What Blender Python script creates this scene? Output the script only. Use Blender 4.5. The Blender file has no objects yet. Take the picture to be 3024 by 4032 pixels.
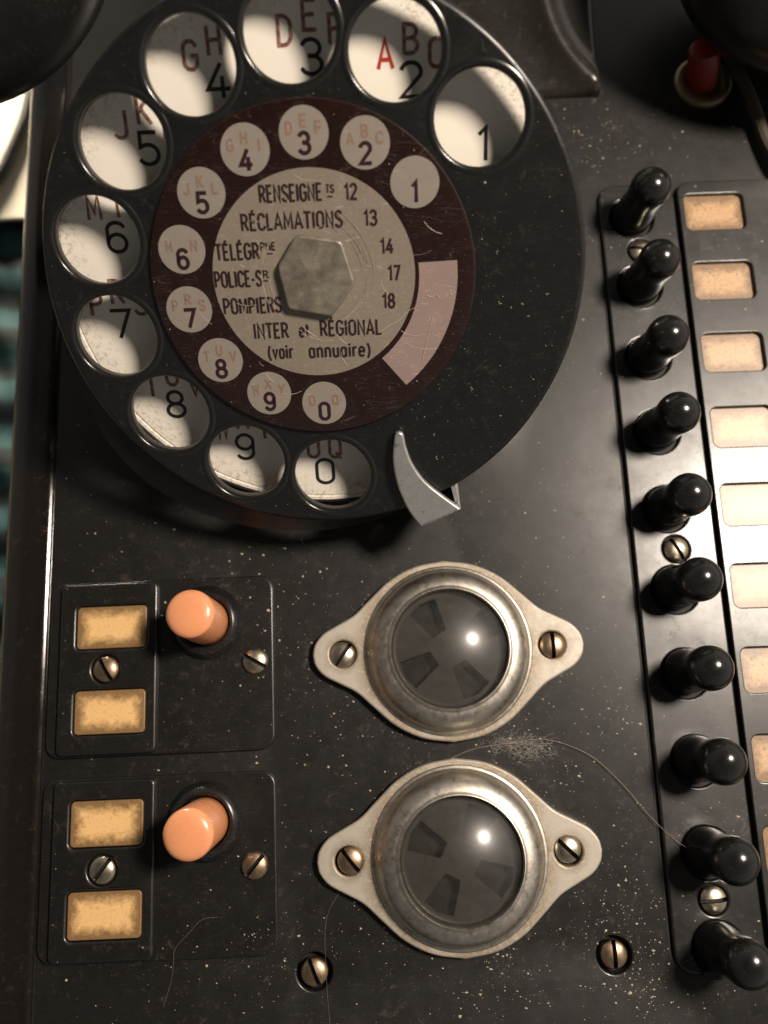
import bpy, bmesh, math, random
from mathutils import Vector, Matrix
random.seed(7)
R = math.radians
S = 0.001                                   # everything below is written in millimetres
scene = bpy.context.scene
COL = scene.collection

# ------------------------------------------------------------------ camera
cam_d = bpy.data.cameras.new('camera')
cam = bpy.data.objects.new('camera', cam_d); COL.objects.link(cam)
cam_d.sensor_fit = 'VERTICAL'; cam_d.sensor_height = 36.0
cam_d.lens = 3350.0 / 4032.0 * 36.0
cam_d.clip_start = 0.005; cam_d.clip_end = 20.0
Yc = Vector((-365., -8206., 1837.9)).normalized()
Xc = Vector((1, -.0445, 0)); Xc = (Xc - Xc.dot(Yc) * Yc).normalized()
Zc = Xc.cross(Yc)
# rows of [X Y Z] are the camera's right, down and forward axes in the world
right = Vector((Xc[0], Yc[0], Zc[0])); down = Vector((Xc[1], Yc[1], Zc[1])); fwd = Vector((Xc[2], Yc[2], Zc[2]))
m = Matrix((right, -down, -fwd)).transposed().to_4x4()
m.translation = Vector((0, 0, 143 * S))
cam.matrix_world = m
cam_d.dof.use_dof = True
cam_d.dof.focus_distance = 0.128
cam_d.dof.aperture_fstop = 15.0
scene.camera = cam
scene.render.resolution_x = 768; scene.render.resolution_y = 1024
scene.view_settings.view_transform = 'Standard'
scene.view_settings.look = 'None'
scene.view_settings.exposure = 0.0
scene.view_settings.gamma = 1.0

# ------------------------------------------------------------------ room light and the lamp
world = bpy.data.worlds.new('World'); scene.world = world; world.use_nodes = True
wt = world.node_tree; wt.nodes.clear()
wo = wt.nodes.new('ShaderNodeOutputWorld'); wb = wt.nodes.new('ShaderNodeBackground')
tc = wt.nodes.new('ShaderNodeTexCoord')
# dark overhead, where the photographer leans over the telephone; dim warm room all round, paler to the right
sp = wt.nodes.new('ShaderNodeSeparateXYZ'); wt.links.new(tc.outputs['Generated'], sp.inputs[0])
rp = wt.nodes.new('ShaderNodeValToRGB'); wt.links.new(sp.outputs[2], rp.inputs[0])
el = rp.color_ramp.elements
el[0].position = 0.0; el[0].color = (.30, .28, .255, 1)
el[1].position = .88; el[1].color = (.022, .021, .020, 1)
e = el.new(.50); e.color = (.235, .222, .205, 1)
dt = wt.nodes.new('ShaderNodeVectorMath'); dt.operation = 'DOT_PRODUCT'; dt.inputs[1].default_value = Vector((.78, .60, .15)).normalized()
mr = wt.nodes.new('ShaderNodeMapRange'); mr.inputs[1].default_value = -1; mr.inputs[2].default_value = 1; mr.inputs[3].default_value = .35; mr.inputs[4].default_value = 2.0
wt.links.new(tc.outputs['Generated'], dt.inputs[0]); wt.links.new(dt.outputs['Value'], mr.inputs[0])
wt.links.new(rp.outputs[0], wb.inputs[0]); wt.links.new(mr.outputs[0], wb.inputs[1]); wt.links.new(wb.outputs[0], wo.inputs[0])

lamp_d = bpy.data.lights.new('lamp', 'AREA'); lamp_d.shape = 'DISK'; lamp_d.size = 0.084; lamp_d.energy = 3.3
lamp_d.color = (1.0, .868, .735)
lamp = bpy.data.objects.new('lamp', lamp_d); COL.objects.link(lamp)
lp = Vector((64, 27, 0)) + Vector((.4025, .1706, .8994)) * 430
lamp.location = lp * S
lamp.rotation_euler = (Vector((10, 25, 0)) - lp).to_track_quat('-Z', 'Y').to_euler()

# added fill lamp, no visible source: brightens the sheet and cloth on the left
side_d = bpy.data.lights.new('side_fill', 'AREA'); side_d.shape = 'DISK'; side_d.size = 0.06; side_d.energy = .33; side_d.spread = R(60)
side_d.color = (1.0, .88, .70)
side = bpy.data.objects.new('side_fill', side_d); COL.objects.link(side)
side.location = Vector((-130, 330, -20)) * S
side.rotation_euler = (Vector((-98, 160, -66)) - Vector((-130, 330, -20))).to_track_quat('-Z', 'Y').to_euler()

# ------------------------------------------------------------------ helpers
def empty(name, loc=(0, 0, 0)):
    o = bpy.data.objects.new(name, None); COL.objects.link(o); o.location = Vector(loc) * S
    o.empty_display_size = .01
    return o

def tag(o, label=None, cat=None, group=None, kind=None):
    if label: o['label'] = label
    if cat: o['category'] = cat
    if group: o['group'] = group
    if kind: o['kind'] = kind
    return o

def finish(me, mat, smooth=35):
    if mat: me.materials.append(mat)
    if smooth:
        me.polygons.foreach_set('use_smooth', [True] * len(me.polygons))
        me.set_sharp_from_angle(angle=R(smooth))
    me.update()
    return me

def link(name, me, parent=None, loc=(0, 0, 0), rz=0.0, mat4=None):
    o = bpy.data.objects.new(name, me); COL.objects.link(o)
    if parent: o.parent = parent
    if mat4 is not None: o.matrix_local = mat4
    else:
        o.location = Vector(loc) * S; o.rotation_euler = (0, 0, rz)
    return o

def mesh_from(name, verts, faces, mat=None, smooth=35):
    me = bpy.data.meshes.new(name)
    me.from_pydata([tuple(Vector(v) * S) for v in verts], [], faces)
    me.validate()
    bm = bmesh.new(); bm.from_mesh(me); bmesh.ops.recalc_face_normals(bm, faces=bm.faces); bm.to_mesh(me); bm.free()
    return finish(me, mat, smooth)

def plate(name, loops, z0, z1, bev, mat, res=4, smooth=40):
    """flat plate from closed outlines (the first is the outer one, the others are holes), rounded edges"""
    cu = bpy.data.curves.new(name, 'CURVE'); cu.dimensions = '2D'; cu.fill_mode = 'BOTH'
    for lp_ in loops:
        sp = cu.splines.new('POLY'); sp.points.add(len(lp_) - 1)
        for i, (x, y) in enumerate(lp_): sp.points[i].co = (x, y, 0, 1)
        sp.use_cyclic_u = True
    h = z1 - z0
    cu.bevel_depth = bev; cu.bevel_resolution = res; cu.offset = -bev
    cu.extrude = max(h / 2 - bev, 0.0001)
    tmp = bpy.data.objects.new('tmp', cu); COL.objects.link(tmp)
    dg = bpy.context.evaluated_depsgraph_get(); dg.update()
    me = bpy.data.meshes.new_from_object(tmp.evaluated_get(dg))
    bpy.data.objects.remove(tmp); bpy.data.curves.remove(cu)
    me.name = name
    me.transform(Matrix.Diagonal((S, S, S, 1)) @ Matrix.Translation((0, 0, (z0 + z1) / 2)))
    bm = bmesh.new(); bm.from_mesh(me)
    bmesh.ops.remove_doubles(bm, verts=bm.verts, dist=1e-7)
    bmesh.ops.recalc_face_normals(bm, faces=bm.faces); bm.to_mesh(me); bm.free()
    me.materials.clear()
    finish(me, mat, smooth)
    # keep the flat faces truly flat: their border edges stay sharp
    bm = bmesh.new(); bm.from_mesh(me)
    for e in bm.edges:
        fl = [abs(q.normal.z) > .9995 for q in e.link_faces]
        if len(fl) == 2 and fl[0] != fl[1]: e.smooth = False
    bm.to_mesh(me); bm.free(); me.update()
    return me

def circ(cx, cy, r, n=64):
    return [(cx + r * math.cos(2 * math.pi * i / n), cy + r * math.sin(2 * math.pi * i / n)) for i in range(n)]

def rrect(x0, y0, x1, y1, r, n=6):
    out = []
    for cx, cy, a in ((x1 - r, y1 - r, 0), (x0 + r, y1 - r, 90), (x0 + r, y0 + r, 180), (x1 - r, y0 + r, 270)):
        for i in range(n + 1):
            t = R(a + 90 * i / n); out.append((cx + r * math.cos(t), cy + r * math.sin(t)))
    return out

def lathe_vf(prof, n=48, cx=0, cy=0, cap_top=True, cap_bot=False):
    v = []; f = []
    for r, z in prof:
        for i in range(n):
            t = 2 * math.pi * i / n; v.append((cx + r * math.cos(t), cy + r * math.sin(t), z))
    for k in range(len(prof) - 1):
        for i in range(n):
            j = (i + 1) % n
            f.append((k * n + i, k * n + j, (k + 1) * n + j, (k + 1) * n + i))
    if cap_top: f.append(tuple((len(prof) - 1) * n + i for i in range(n)))
    if cap_bot: f.append(tuple(range(n - 1, -1, -1)))
    return v, f

def lathe(name, prof, mat, n=48, cap_top=True, cap_bot=False, smooth=40):
    v, f = lathe_vf(prof, n, 0, 0, cap_top, cap_bot)
    return mesh_from(name, v, f, mat, smooth)

def arcprof(cr, cz, rr, rz, a0, a1, n):
    return [(max(cr + rr * math.cos(R(a0 + (a1 - a0) * i / n)), 1e-4), cz + rz * math.sin(R(a0 + (a1 - a0) * i / n))) for i in range(n + 1)]

def tube_vf(pts, rad, n=6, off=0):
    v = []; f = []; P = [Vector(p) for p in pts]
    for i, p in enumerate(P):
        t = (P[min(i + 1, len(P) - 1)] - P[max(i - 1, 0)]).normalized()
        a = t.orthogonal().normalized() if abs(t.z) > .99 else Vector((0, 0, 1)).cross(t).normalized()
        b = t.cross(a)
        r = rad[i] if isinstance(rad, (list, tuple)) else rad
        for k in range(n):
            w = 2 * math.pi * k / n; v.append(p + (a * math.cos(w) + b * math.sin(w)) * r)
    for i in range(len(P) - 1):
        for k in range(n):
            j = (k + 1) % n
            f.append((off + i * n + k, off + i * n + j, off + (i + 1) * n + j, off + (i + 1) * n + k))
    f.append(tuple(off + k for k in range(n))); f.append(tuple(off + (len(P) - 1) * n + k for k in range(n)))
    return v, f

def spline(ctrl, per=8):
    P = [Vector(p) for p in ctrl]; P = [P[0] * 2 - P[1]] + P + [P[-1] * 2 - P[-2]]
    out = []
    for i in range(1, len(P) - 2):
        for k in range(per):
            t = k / per; a, b, c, d = P[i - 1], P[i], P[i + 1], P[i + 2]
            out.append(.5 * ((2 * b) + (c - a) * t + (2 * a - 5 * b + 4 * c - d) * t * t + (3 * b - a - 3 * c + d) * t ** 3))
    out.append(P[-2]); return out

# ------------------------------------------------------------------ materials
class N:
    def __init__(s, name):
        s.m = bpy.data.materials.new(name); s.m.use_nodes = True; s.t = s.m.node_tree
        s.b = s.t.nodes['Principled BSDF']; s.out = s.t.nodes['Material Output']
        s.tc = s.t.nodes.new('ShaderNodeTexCoord')
        mp = s.t.nodes.new('ShaderNodeMapping'); mp.inputs['Scale'].default_value = (1000,) * 3   # millimetres
        s.t.links.new(s.tc.outputs['Object'], mp.inputs[0]); s.co = mp.outputs[0]
    def n(s, typ, **k):
        x = s.t.nodes.new(typ)
        for a, b in k.items(): setattr(x, a, b)
        return x
    def L(s, a, b): s.t.links.new(a, b)
    def noise(s, sc, det=4, rough=.6, dist=0, co=None):
        x = s.n('ShaderNodeTexNoise'); x.inputs['Scale'].default_value = sc; x.inputs['Detail'].default_value = det
        x.inputs['Roughness'].default_value = rough; x.inputs['Distortion'].default_value = dist
        s.L(co or s.co, x.inputs['Vector']); return x.outputs['Fac']
    def rng(s, v, a, b, c=0., d=1.):
        x = s.n('ShaderNodeMapRange'); s.L(v, x.inputs[0])
        for i, q in enumerate((a, b, c, d)): x.inputs[i + 1].default_value = q
        return x.outputs[0]
    def mix(s, fac, a, b):
        x = s.n('ShaderNodeMix', data_type='RGBA')
        for sock, val in ((x.inputs[0], fac), (x.inputs[6], a), (x.inputs[7], b)):
            if hasattr(val, 'links'): s.L(val, sock)
            elif isinstance(val, (int, float)): sock.default_value = val
            else: sock.default_value = (*val, 1)
        return x.outputs[2]
    def math(s, op, a, b=None):
        x = s.n('ShaderNodeMath', operation=op)
        for i, v in enumerate((a, b)):
            if v is None: continue
            if hasattr(v, 'links'): s.L(v, x.inputs[i])
            else: x.inputs[i].default_value = v
        return x.outputs[0]
    def bump(s, h, strength, dist):
        x = s.n('ShaderNodeBump'); x.inputs['Strength'].default_value = strength; x.inputs['Distance'].default_value = dist * S
        s.L(h, x.inputs['Height']); s.L(x.outputs[0], s.b.inputs['Normal'])
    def set(s, **k):
        for a, v in k.items():
            i = s.b.inputs[a.replace('_', ' ')]
            if hasattr(v, 'links'): s.L(v, i)
            elif isinstance(v, tuple): i.default_value = (*v, 1)
            else: i.default_value = v
        return s
    def scratches(s, count=2, thr=.018):
        """fine directional wear lines"""
        acc = None
        for k in range(count):
            mp = s.n('ShaderNodeMapping'); mp.inputs['Rotation'].default_value = (0, 0, .6 + 1.1 * k); mp.inputs['Scale'].default_value = (.35, 3.2, 1)
            s.L(s.co, mp.inputs[0])
            v = s.n('ShaderNodeTexVoronoi', feature='DISTANCE_TO_EDGE'); v.inputs['Scale'].default_value = .45 + .2 * k
            s.L(mp.outputs[0], v.inputs['Vector'])
            line = s.rng(v.outputs['Distance'], 0, thr, 1, 0)
            nz = s.rng(s.noise(.35 + .1 * k, 2), .52, .62)
            q = s.math('MULTIPLY', line, nz)
            acc = q if acc is None else s.math('MAXIMUM', acc, q)
        return acc

def bakelite(name, base=(.0072, .0068, .0063), rough=.3, dust=.55, worn=True, speck=1.0, coat=0.0):
    a = N(name)
    haze = a.rng(a.noise(.09, 5, .62), .42, .75)
    fine = a.rng(a.noise(1.6, 5, .75), .45, .8)
    hz = a.math('MULTIPLY', a.math('MULTIPLY', haze, fine), dust)
    c = a.mix(hz, base, (.095, .084, .070))
    v = a.n('ShaderNodeTexVoronoi', feature='F1'); v.inputs['Scale'].default_value = 1.5; a.L(a.co, v.inputs['Vector'])
    sp = a.math('MULTIPLY', a.rng(v.outputs['Distance'], .035, .085, 1, 0), a.rng(a.noise(.3, 3), .5, .62))
    c = a.mix(a.math('MULTIPLY', sp, .65 * speck), c, (.33, .27, .2))
    stain = a.math('MULTIPLY', a.rng(a.noise(.62, 6, .72, .6), .56, .66), a.rng(a.noise(.07, 3), .42, .60))
    c = a.mix(a.math('MULTIPLY', stain, .35), c, (.06, .045, .03))
    sc = a.scratches(2, .01) if worn else None
    r = a.rng(a.noise(.22, 6, .7), .25, .8, rough - .05, rough + .08)
    r = a.math('ADD', r, a.math('MULTIPLY', stain, .16))
    if worn:
        c = a.mix(a.math('MULTIPLY', sc, .10), c, (.2, .18, .15))
        r = a.math('ADD', r, a.math('MULTIPLY', sc, .2))
    a.set(Base_Color=c, Roughness=r, Specular_IOR_Level=.5, Coat_Weight=coat, Coat_Roughness=a.rng(a.noise(.16, 5, .65), .35, .7, .13, .27))
    a.bump(a.noise(3.5, 4, .7), .10, .05)
    return a.m

M = {}
M['panel'] = bakelite('worn_black_bakelite', rough=.40, dust=.22, coat=.35, speck=.4)
M['plate'] = bakelite('black_plate_bakelite', base=(.007, .0065, .006), rough=.35, dust=.16, coat=.36)
M['wheel'] = bakelite('finger_wheel_bakelite', base=(.0065, .0065, .0065), rough=.30, dust=.08, speck=.8)
M['key'] = bakelite('polished_key_bakelite', base=(.008, .008, .008), rough=.17, dust=.15, worn=True, speck=.5)
M['border'] = bakelite('glossy_rolled_border', base=(.010, .008, .007), rough=.11, dust=.12, worn=False, speck=.3)
M['cradle'] = bakelite('smooth_cradle_bakelite', base=(.016, .014, .012), rough=.22, dust=.35)
M['handset'] = bakelite('handset_bakelite', base=(.008, .008, .008), rough=.3, dust=.1, speck=.2)
M['rubber'] = bakelite('black_collar_plastic', base=(.008, .008, .009), rough=.24, dust=.35)

def metal(name, col, rough, grime=(.18, .12, .05), gr=.5, spread=(.5, .62), metallic=1.0):
    a = N(name)
    g = a.math('MULTIPLY', a.rng(a.noise(.55, 6, .75), *spread), a.rng(a.noise(3.2, 4, .8), .4, .62))
    tone = a.mix(a.noise(.35, 3), tuple(c * .88 for c in col), tuple(min(c * 1.08, 1) for c in col))
    c = a.mix(a.math('MULTIPLY', g, gr), tone, grime)
    a.set(Base_Color=c, Roughness=a.rng(a.noise(.9, 5, .7), .3, .75, rough - .06, rough + .12), Metallic=metallic)
    a.bump(a.noise(5, 4, .7), .12, .04)
    return a.m
M['nickel'] = metal('satin_nickel', (.50, .455, .385), .50, metallic=.35, gr=.75)
# brown crumbs and tarnish gathered where the flange meets the ring and round the screws
a = N('satin_nickel_flange')
sx = a.n('ShaderNodeSeparateXYZ'); a.L(a.co, sx.inputs[0]); ln = a.n('ShaderNodeVectorMath', operation='LENGTH'); a.L(a.co, ln.inputs[0])
near = a.rng(ln.outputs['Value'], 13.4, 16.2, 1, 0)
q = a.math('SUBTRACT', a.math('ABSOLUTE', sx.outputs[0]), 17.1)
nscr = a.rng(a.math('SQRT', a.math('ADD', a.math('MULTIPLY', q, q), a.math('MULTIPLY', sx.outputs[1], sx.outputs[1]))), 2.1, 3.6, .8, 0)
zone = a.math('MAXIMUM', a.math('MULTIPLY', near, a.rng(a.noise(.16, 3), .30, .52)), nscr)
g = a.math('MULTIPLY', a.rng(a.noise(2.2, 6, .8), .36, .52), zone)
g2 = a.math('MULTIPLY', a.rng(a.noise(3.5, 5, .8), .60, .68), .5)
c = a.mix(a.noise(.3, 3), (.37, .335, .28), (.44, .40, .34))
c = a.mix(a.math('MAXIMUM', a.math('MULTIPLY', g, .9), g2), c, (.17, .11, .05))
a.set(Base_Color=c, Metallic=.35, Roughness=a.rng(a.noise(.9, 5), .3, .75, .42, .6)); a.bump(a.noise(2.6, 6, .8), .2, .08)
M['flange'] = a.m
M['lip'] = bakelite('polished_hole_lip', base=(.009, .009, .0088), rough=.22, dust=.1, worn=False, speck=.2)
M['chrome'] = metal('turned_nickel_ring', (.50, .465, .41), .42, grime=(.14, .095, .05), gr=.7)
M['alu'] = metal('cast_aluminium', (.54, .54, .52), .36, grime=(.10, .09, .08), gr=.75, spread=(.56, .66), metallic=.8)
M['brass'] = metal('tarnished_brass', (.44, .32, .215), .38, grime=(.10, .06, .03), gr=.7)
M['brass_pale'] = metal('worn_nickelled_brass', (.52, .46, .36), .33, grime=(.25, .15, .06), gr=.8)
a = N('worn_grey_nut')
c = a.mix(a.rng(a.noise(.45, 5, .65), .35, .7), (.15, .13, .105), (.29, .26, .21))
c = a.mix(a.math('MULTIPLY', a.scratches(3, .02), .5), c, (.45, .40, .32))
a.set(Base_Color=c, Metallic=.5, Roughness=a.rng(a.noise(.8, 5, .7), .3, .7, .30, .55)); a.bump(a.noise(1.6, 5, .7), .25, .12)
M['nut'] = a.m
M['ringbrass'] = metal('dull_button_ring', (.32, .25, .15), .38, metallic=.8)

def plain(name, col, rough, var=.1, sc=.5, dirt=None, dthr=(.55, .7), spec=.5, coat=0, bump=.0, scr=0):
    a = N(name)
    c = a.mix(a.noise(sc, 4), tuple(x * (1 - var) for x in col), tuple(min(1, x * (1 + var)) for x in col))
    if dirt: c = a.mix(a.rng(a.noise(1.7, 5, .75), *dthr), c, dirt)
    if scr: c = a.mix(a.math('MULTIPLY', a.scratches(3, .012), scr), c, (.8, .75, .65))
    a.set(Base_Color=c, Roughness=rough, Specular_IOR_Level=spec, Coat_Weight=coat, Coat_Roughness=.12)
    if bump: a.bump(a.noise(2.5, 4), bump, .1)
    return a.m
a = N('salmon_orange_button_plastic')
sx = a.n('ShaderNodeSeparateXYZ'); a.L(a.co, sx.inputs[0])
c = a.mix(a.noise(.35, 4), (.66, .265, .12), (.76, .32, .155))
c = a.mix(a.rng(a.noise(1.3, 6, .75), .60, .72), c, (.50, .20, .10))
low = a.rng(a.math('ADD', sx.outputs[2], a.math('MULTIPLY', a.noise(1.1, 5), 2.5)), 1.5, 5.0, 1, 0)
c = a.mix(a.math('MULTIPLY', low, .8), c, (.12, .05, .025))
c = a.mix(a.math('MULTIPLY', a.scratches(3, .015), .35), c, (.42, .17, .08))
a.set(Base_Color=c, Roughness=a.rng(a.noise(.8, 5), .3, .7, .22, .34), Coat_Weight=.35, Coat_Roughness=.12)
M['orange'] = a.m
M['ink'] = plain('black_ink', (.018, .016, .016), .4)
M['ink_brown'] = plain('dark_maroon_ink', (.026, .009, .012), .35)
M['ink_red'] = plain('faded_red_ink', (.17, .055, .045), .45, .3, .8, dirt=(.42, .27, .2), dthr=(.46, .6))
M['ink_bright'] = plain('bright_red_ink', (.42, .03, .02), .45, .3, .8)
M['ink_faded'] = plain('pale_brown_letters', (.22, .14, .095), .4, .12, 2)
M['card_cream'] = plain('aged_cream_card_under_plastic', (.20, .172, .135), .30, .10, .16, dirt=(.27, .23, .18), coat=.35, scr=.30)
M['maroon'] = plain('dark_maroon_card', (.0125, .0036, .0027), .26, .3, .2, coat=.3, scr=.10)
M['spot'] = plain('pale_number_spot', (.235, .205, .175), .30, .06, .5, coat=.35, scr=.2)
M['sector'] = plain('blank_pinkish_field', (.26, .19, .17), .28, .12, .12, coat=.4, scr=.45)
M['red'] = plain('dull_red_button_plastic', (.21, .016, .010), .4, .15, .4)
M['paper'] = plain('cream_paper', (.80, .72, .58), .7, .03, .05)
M['table'] = plain('pale_beige_table', (.42, .33, .22), .5, .15, .05, bump=.2)
M['cable'] = plain('black_cable_rubber', (.015, .014, .012), .5)
M['braid'] = plain('brown_braided_cord', (.055, .042, .028), .75, .4, 2.5, bump=.8)
M['dust'] = plain('pale_dust', (.44, .38, .29), .9, .5, .3)
M['fibre'] = plain('pale_grey_brown_fibre', (.24, .19, .14), .6, .2, .3)
M['lint'] = plain('grey_lint_fibre', (.46, .42, .38), .9, .2, .3)
M['scratch'] = plain('pale_scratch', (.50, .43, .34), .5, .1, 1)
M['black'] = plain('dark_recess', (.004, .004, .004), .7)
M['shutter'] = plain('dark_grey_shutter', (.056, .053, .048), .6, .15, .3, dirt=(.05, .045, .04))
M['hole'] = plain('shutter_opening', (.010, .006, .004), .6, .3, .4, dirt=(.09, .035, .018), dthr=(.60, .70))

# number plate: white enamel with brown dirt gathering round its outer edge
a = N('white_enamel_number_plate')
ln = a.n('ShaderNodeVectorMath', operation='LENGTH'); a.L(a.co, ln.inputs[0])
edge = a.rng(ln.outputs['Value'], 31.5, 36)
dirt = a.math('MULTIPLY', a.rng(a.noise(1.5, 6, .8), .50, .64), edge)
c = a.mix(a.noise(.2, 3), (.86, .81, .72), (.80, .75, .65))
c = a.mix(a.math('MULTIPLY', dirt, .75), c, (.24, .15, .08))
a.set(Base_Color=c, Roughness=.25); M['enamel'] = a.m

# label inserts: yellowed card, browned and mouldy towards the rim
def label_mat(name, mid, rim, blotch, seed):
    a = N(name)
    sx = a.n('ShaderNodeSeparateXYZ'); a.L(a.co, sx.inputs[0])
    ax = a.math('SUBTRACT', 5.8, a.math('ABSOLUTE', sx.outputs[0])); ay = a.math('SUBTRACT', 3.6, a.math('ABSOLUTE', sx.outputs[1]))
    d = a.math('MINIMUM', ax, ay)
    mp = a.n('ShaderNodeMapping'); mp.inputs['Location'].default_value = (seed, seed * 2, 0); a.L(a.co, mp.inputs[0])
    oi = a.n('ShaderNodeObjectInfo')
    ad = a.n('ShaderNodeVectorMath', operation='ADD'); a.L(mp.outputs[0], ad.inputs[0])
    sc = a.n('ShaderNodeVectorMath', operation='SCALE'); sc.inputs['Scale'].default_value = 60; 
    cmb = a.n('ShaderNodeCombineXYZ'); a.L(oi.outputs['Random'], cmb.inputs[0]); a.L(cmb.outputs[0], sc.inputs[0]); a.L(sc.outputs[0], ad.inputs[1])
    w = a.noise(.7, 5, .7, co=ad.outputs[0])
    dd = a.math('ADD', d, a.math('MULTIPLY', a.math('SUBTRACT', w, .5), 3.2))
    c = a.mix(a.rng(dd, .7, 2.3), rim, mid)
    sp = a.math('MULTIPLY', a.rng(a.noise(1.9, 7, .82, co=ad.outputs[0]), .535, .59), a.rng(dd, 0.5, 3.0, 1.0, .55))
    c = a.mix(a.math('MULTIPLY', sp, blotch), c, (.085, .045, .02))
    a.set(Base_Color=c, Roughness=.38, Coat_Weight=.15, Coat_Roughness=.4)
    return a.m
M['label_left'] = label_mat('yellowed_label_with_brown_rim', (.74, .465, .20), (.22, .13, .055), .4, 3)
M['label_right'] = label_mat('tan_spotted_label', (.50, .31, .16), (.22, .13, .06), 1.0, 11)

# lens: thin smoky plastic dome
a = N('smoky_clear_dome')
dn_ = a.rng(a.noise(.5, 5, .7), .35, .75)
a.set(Base_Color=a.mix(dn_, (.020, .019, .018), (.062, .058, .052)), Roughness=.40, Coat_Weight=1.0, Coat_Roughness=.18, Specular_IOR_Level=.8)
tr = a.n('ShaderNodeBsdfTransparent'); tr.inputs[0].default_value = (.90, .89, .86, 1)
mx = a.n('ShaderNodeMixShader'); mx.inputs[0].default_value = .44
a.L(tr.outputs[0], mx.inputs[1]); a.L(a.b.outputs[0], mx.inputs[2]); a.L(mx.outputs[0], a.out.inputs[0]); M['lens'] = a.m

# striped teal cloth on the table
a = N('teal_striped_cloth')
wv = a.n('ShaderNodeTexWave', wave_type='BANDS', bands_direction='Y'); wv.inputs['Scale'].default_value = .028; wv.inputs['Distortion'].default_value = 2.2
wv.inputs['Detail'].default_value = 3; wv.inputs['Detail Scale'].default_value = 1.5; a.L(a.co, wv.inputs['Vector'])
c = a.mix(a.rng(wv.outputs['Fac'], .25, .7), (.003, .012, .014), (.016, .075, .08))
a.set(Base_Color=c, Roughness=.8); M['cloth'] = a.m

# ------------------------------------------------------------------ ground setting: table, cloth, paper, cable
tb = link('table', plate('table', [rrect(-420, -260, 320, 420, 8)], -82, -72, 1, M['table']))
tag(tb, 'pale beige table top under the telephone', kind='structure')
# cloth: rumpled sheet
v = []; f = []
nx, ny = 40, 70
for j in range(ny + 1):
    for i in range(nx + 1):
        x = -150 + 57 * i / nx; y = -2 + 146 * j / ny
        if i == nx: x += 1.5 * math.sin(y * .07)
        z = -70.4 + 1.3 * math.sin(y * .35 + .04 * x) * (.4 + .6 * math.sin(x * .1) ** 2) + .5 * math.sin(x * .7 + y * .2)
        v.append((x, y - 5 * math.sin(x * .05), z))
for j in range(ny):
    for i in range(nx):
        q = j * (nx + 1) + i; f.append((q, q + 1, q + nx + 2, q + nx + 1))
k0 = len(v)
v2 = [(p[0], p[1], p[2] - .9) for p in v]; f2 = [tuple(i + k0 for i in reversed(q)) for q in f]
cl = link('cloth', mesh_from('cloth', v + v2, f + f2, M['cloth'], 60))
tag(cl, 'dark teal striped cloth lying on the table left of the telephone', 'cloth')
pp = link('sheet', plate('sheet', [rrect(-260, 134, -86, 334, 9)], -67.6, -66.4, .3, M['paper']))
tag(pp, 'cream white sheet with a rounded corner in the upper left', 'paper sheet')
v, f = tube_vf(spline([(-84, 215, -64.8), (-90, 192, -64.8), (-94.1, 175.6, -64.8), (-95.7, 165, -64.8), (-98.8, 154.6, -64.8), (-103, 145, -64.8), (-112, 138, -64.8)]), 1.5, 10)
cb = link('black_cable', mesh_from('black_cable', v, f, M['cable']))
tag(cb, 'thin black cable curving over the cream sheet', 'cable')

# ------------------------------------------------------------------ TELEPHONE
phone = empty('telephone', (0, 40, -72))
tag(phone, 'dusty black bakelite switchboard telephone with rotary dial, ten black keys and two orange buttons', 'telephone')
PO = Vector((0, -40, 72))                               # parts are placed relative to the base
def part(name, me, loc=(0, 0, 0), rz=0.0, label=None, parent=None):
    if parent is None: o = link(name, me, phone, Vector(loc) + PO, rz)
    else: o = link(name, me, parent, loc, rz)
    if label: o['label'] = label
    return o

# --- housing: top sheet with screw wells, raised left border that rolls over the side
wells = [(-13.8, -39.9), (32.4, -39.4)]
top = plate('housing', [rrect(-57.2, -150, 150, 230, 1)] + [circ(x, y, 2.75, 40) for x, y in wells], -5, 0, .35, M['panel'])
prof = [(-56.6, -.6), (-57.0, .02), (-57.3, .08), (-57.6, .24), (-57.95, .40), (-58.4, .46), (-59.2, .40), (-60.8, .20), (-62.6, -.05), (-64.3, -.75), (-65.5, -1.7), (-66.4, -3.2), (-66.9, -5.2), (-67.1, -9), (-67.4, -20), (-69.5, -72)]
prof = [tuple(p) for p in spline([(x, 0, z) for x, z in prof], 3)]
v = []; f = []
ys = [-150 + 380 * i / 60 for i in range(61)]
for y in ys:
    for p in prof: v.append((p[0], y, p[2]))
n = len(prof)
for j in range(60):
    for i in range(n - 1):
        q = j * n + i; f.append((q, q + 1, q + n + 1, q + n))
rim = mesh_from('rim', v, f, None, 60)
top.materials.append(M['border'])
for p_ in rim.polygons: p_.material_index = 1
other = mesh_from('sides', [(-69.5, -150, -72), (150, -150, -72), (150, -150, -5), (-57, -150, -5), (150, 230, -72), (150, 230, -5), (-69.5, 230, -72), (-57, 230, -5)],
                  [(0, 1, 2, 3), (1, 4, 5, 2), (4, 6, 7, 5)], None, 0)
bm = bmesh.new(); bm.from_mesh(top); bm.from_mesh(rim); bm.from_mesh(other); bm.to_mesh(top); bm.free()
top.polygons.foreach_set('use_smooth', [True] * len(top.polygons)); top.set_sharp_from_angle(angle=R(50))
housing = part('housing', top)

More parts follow.
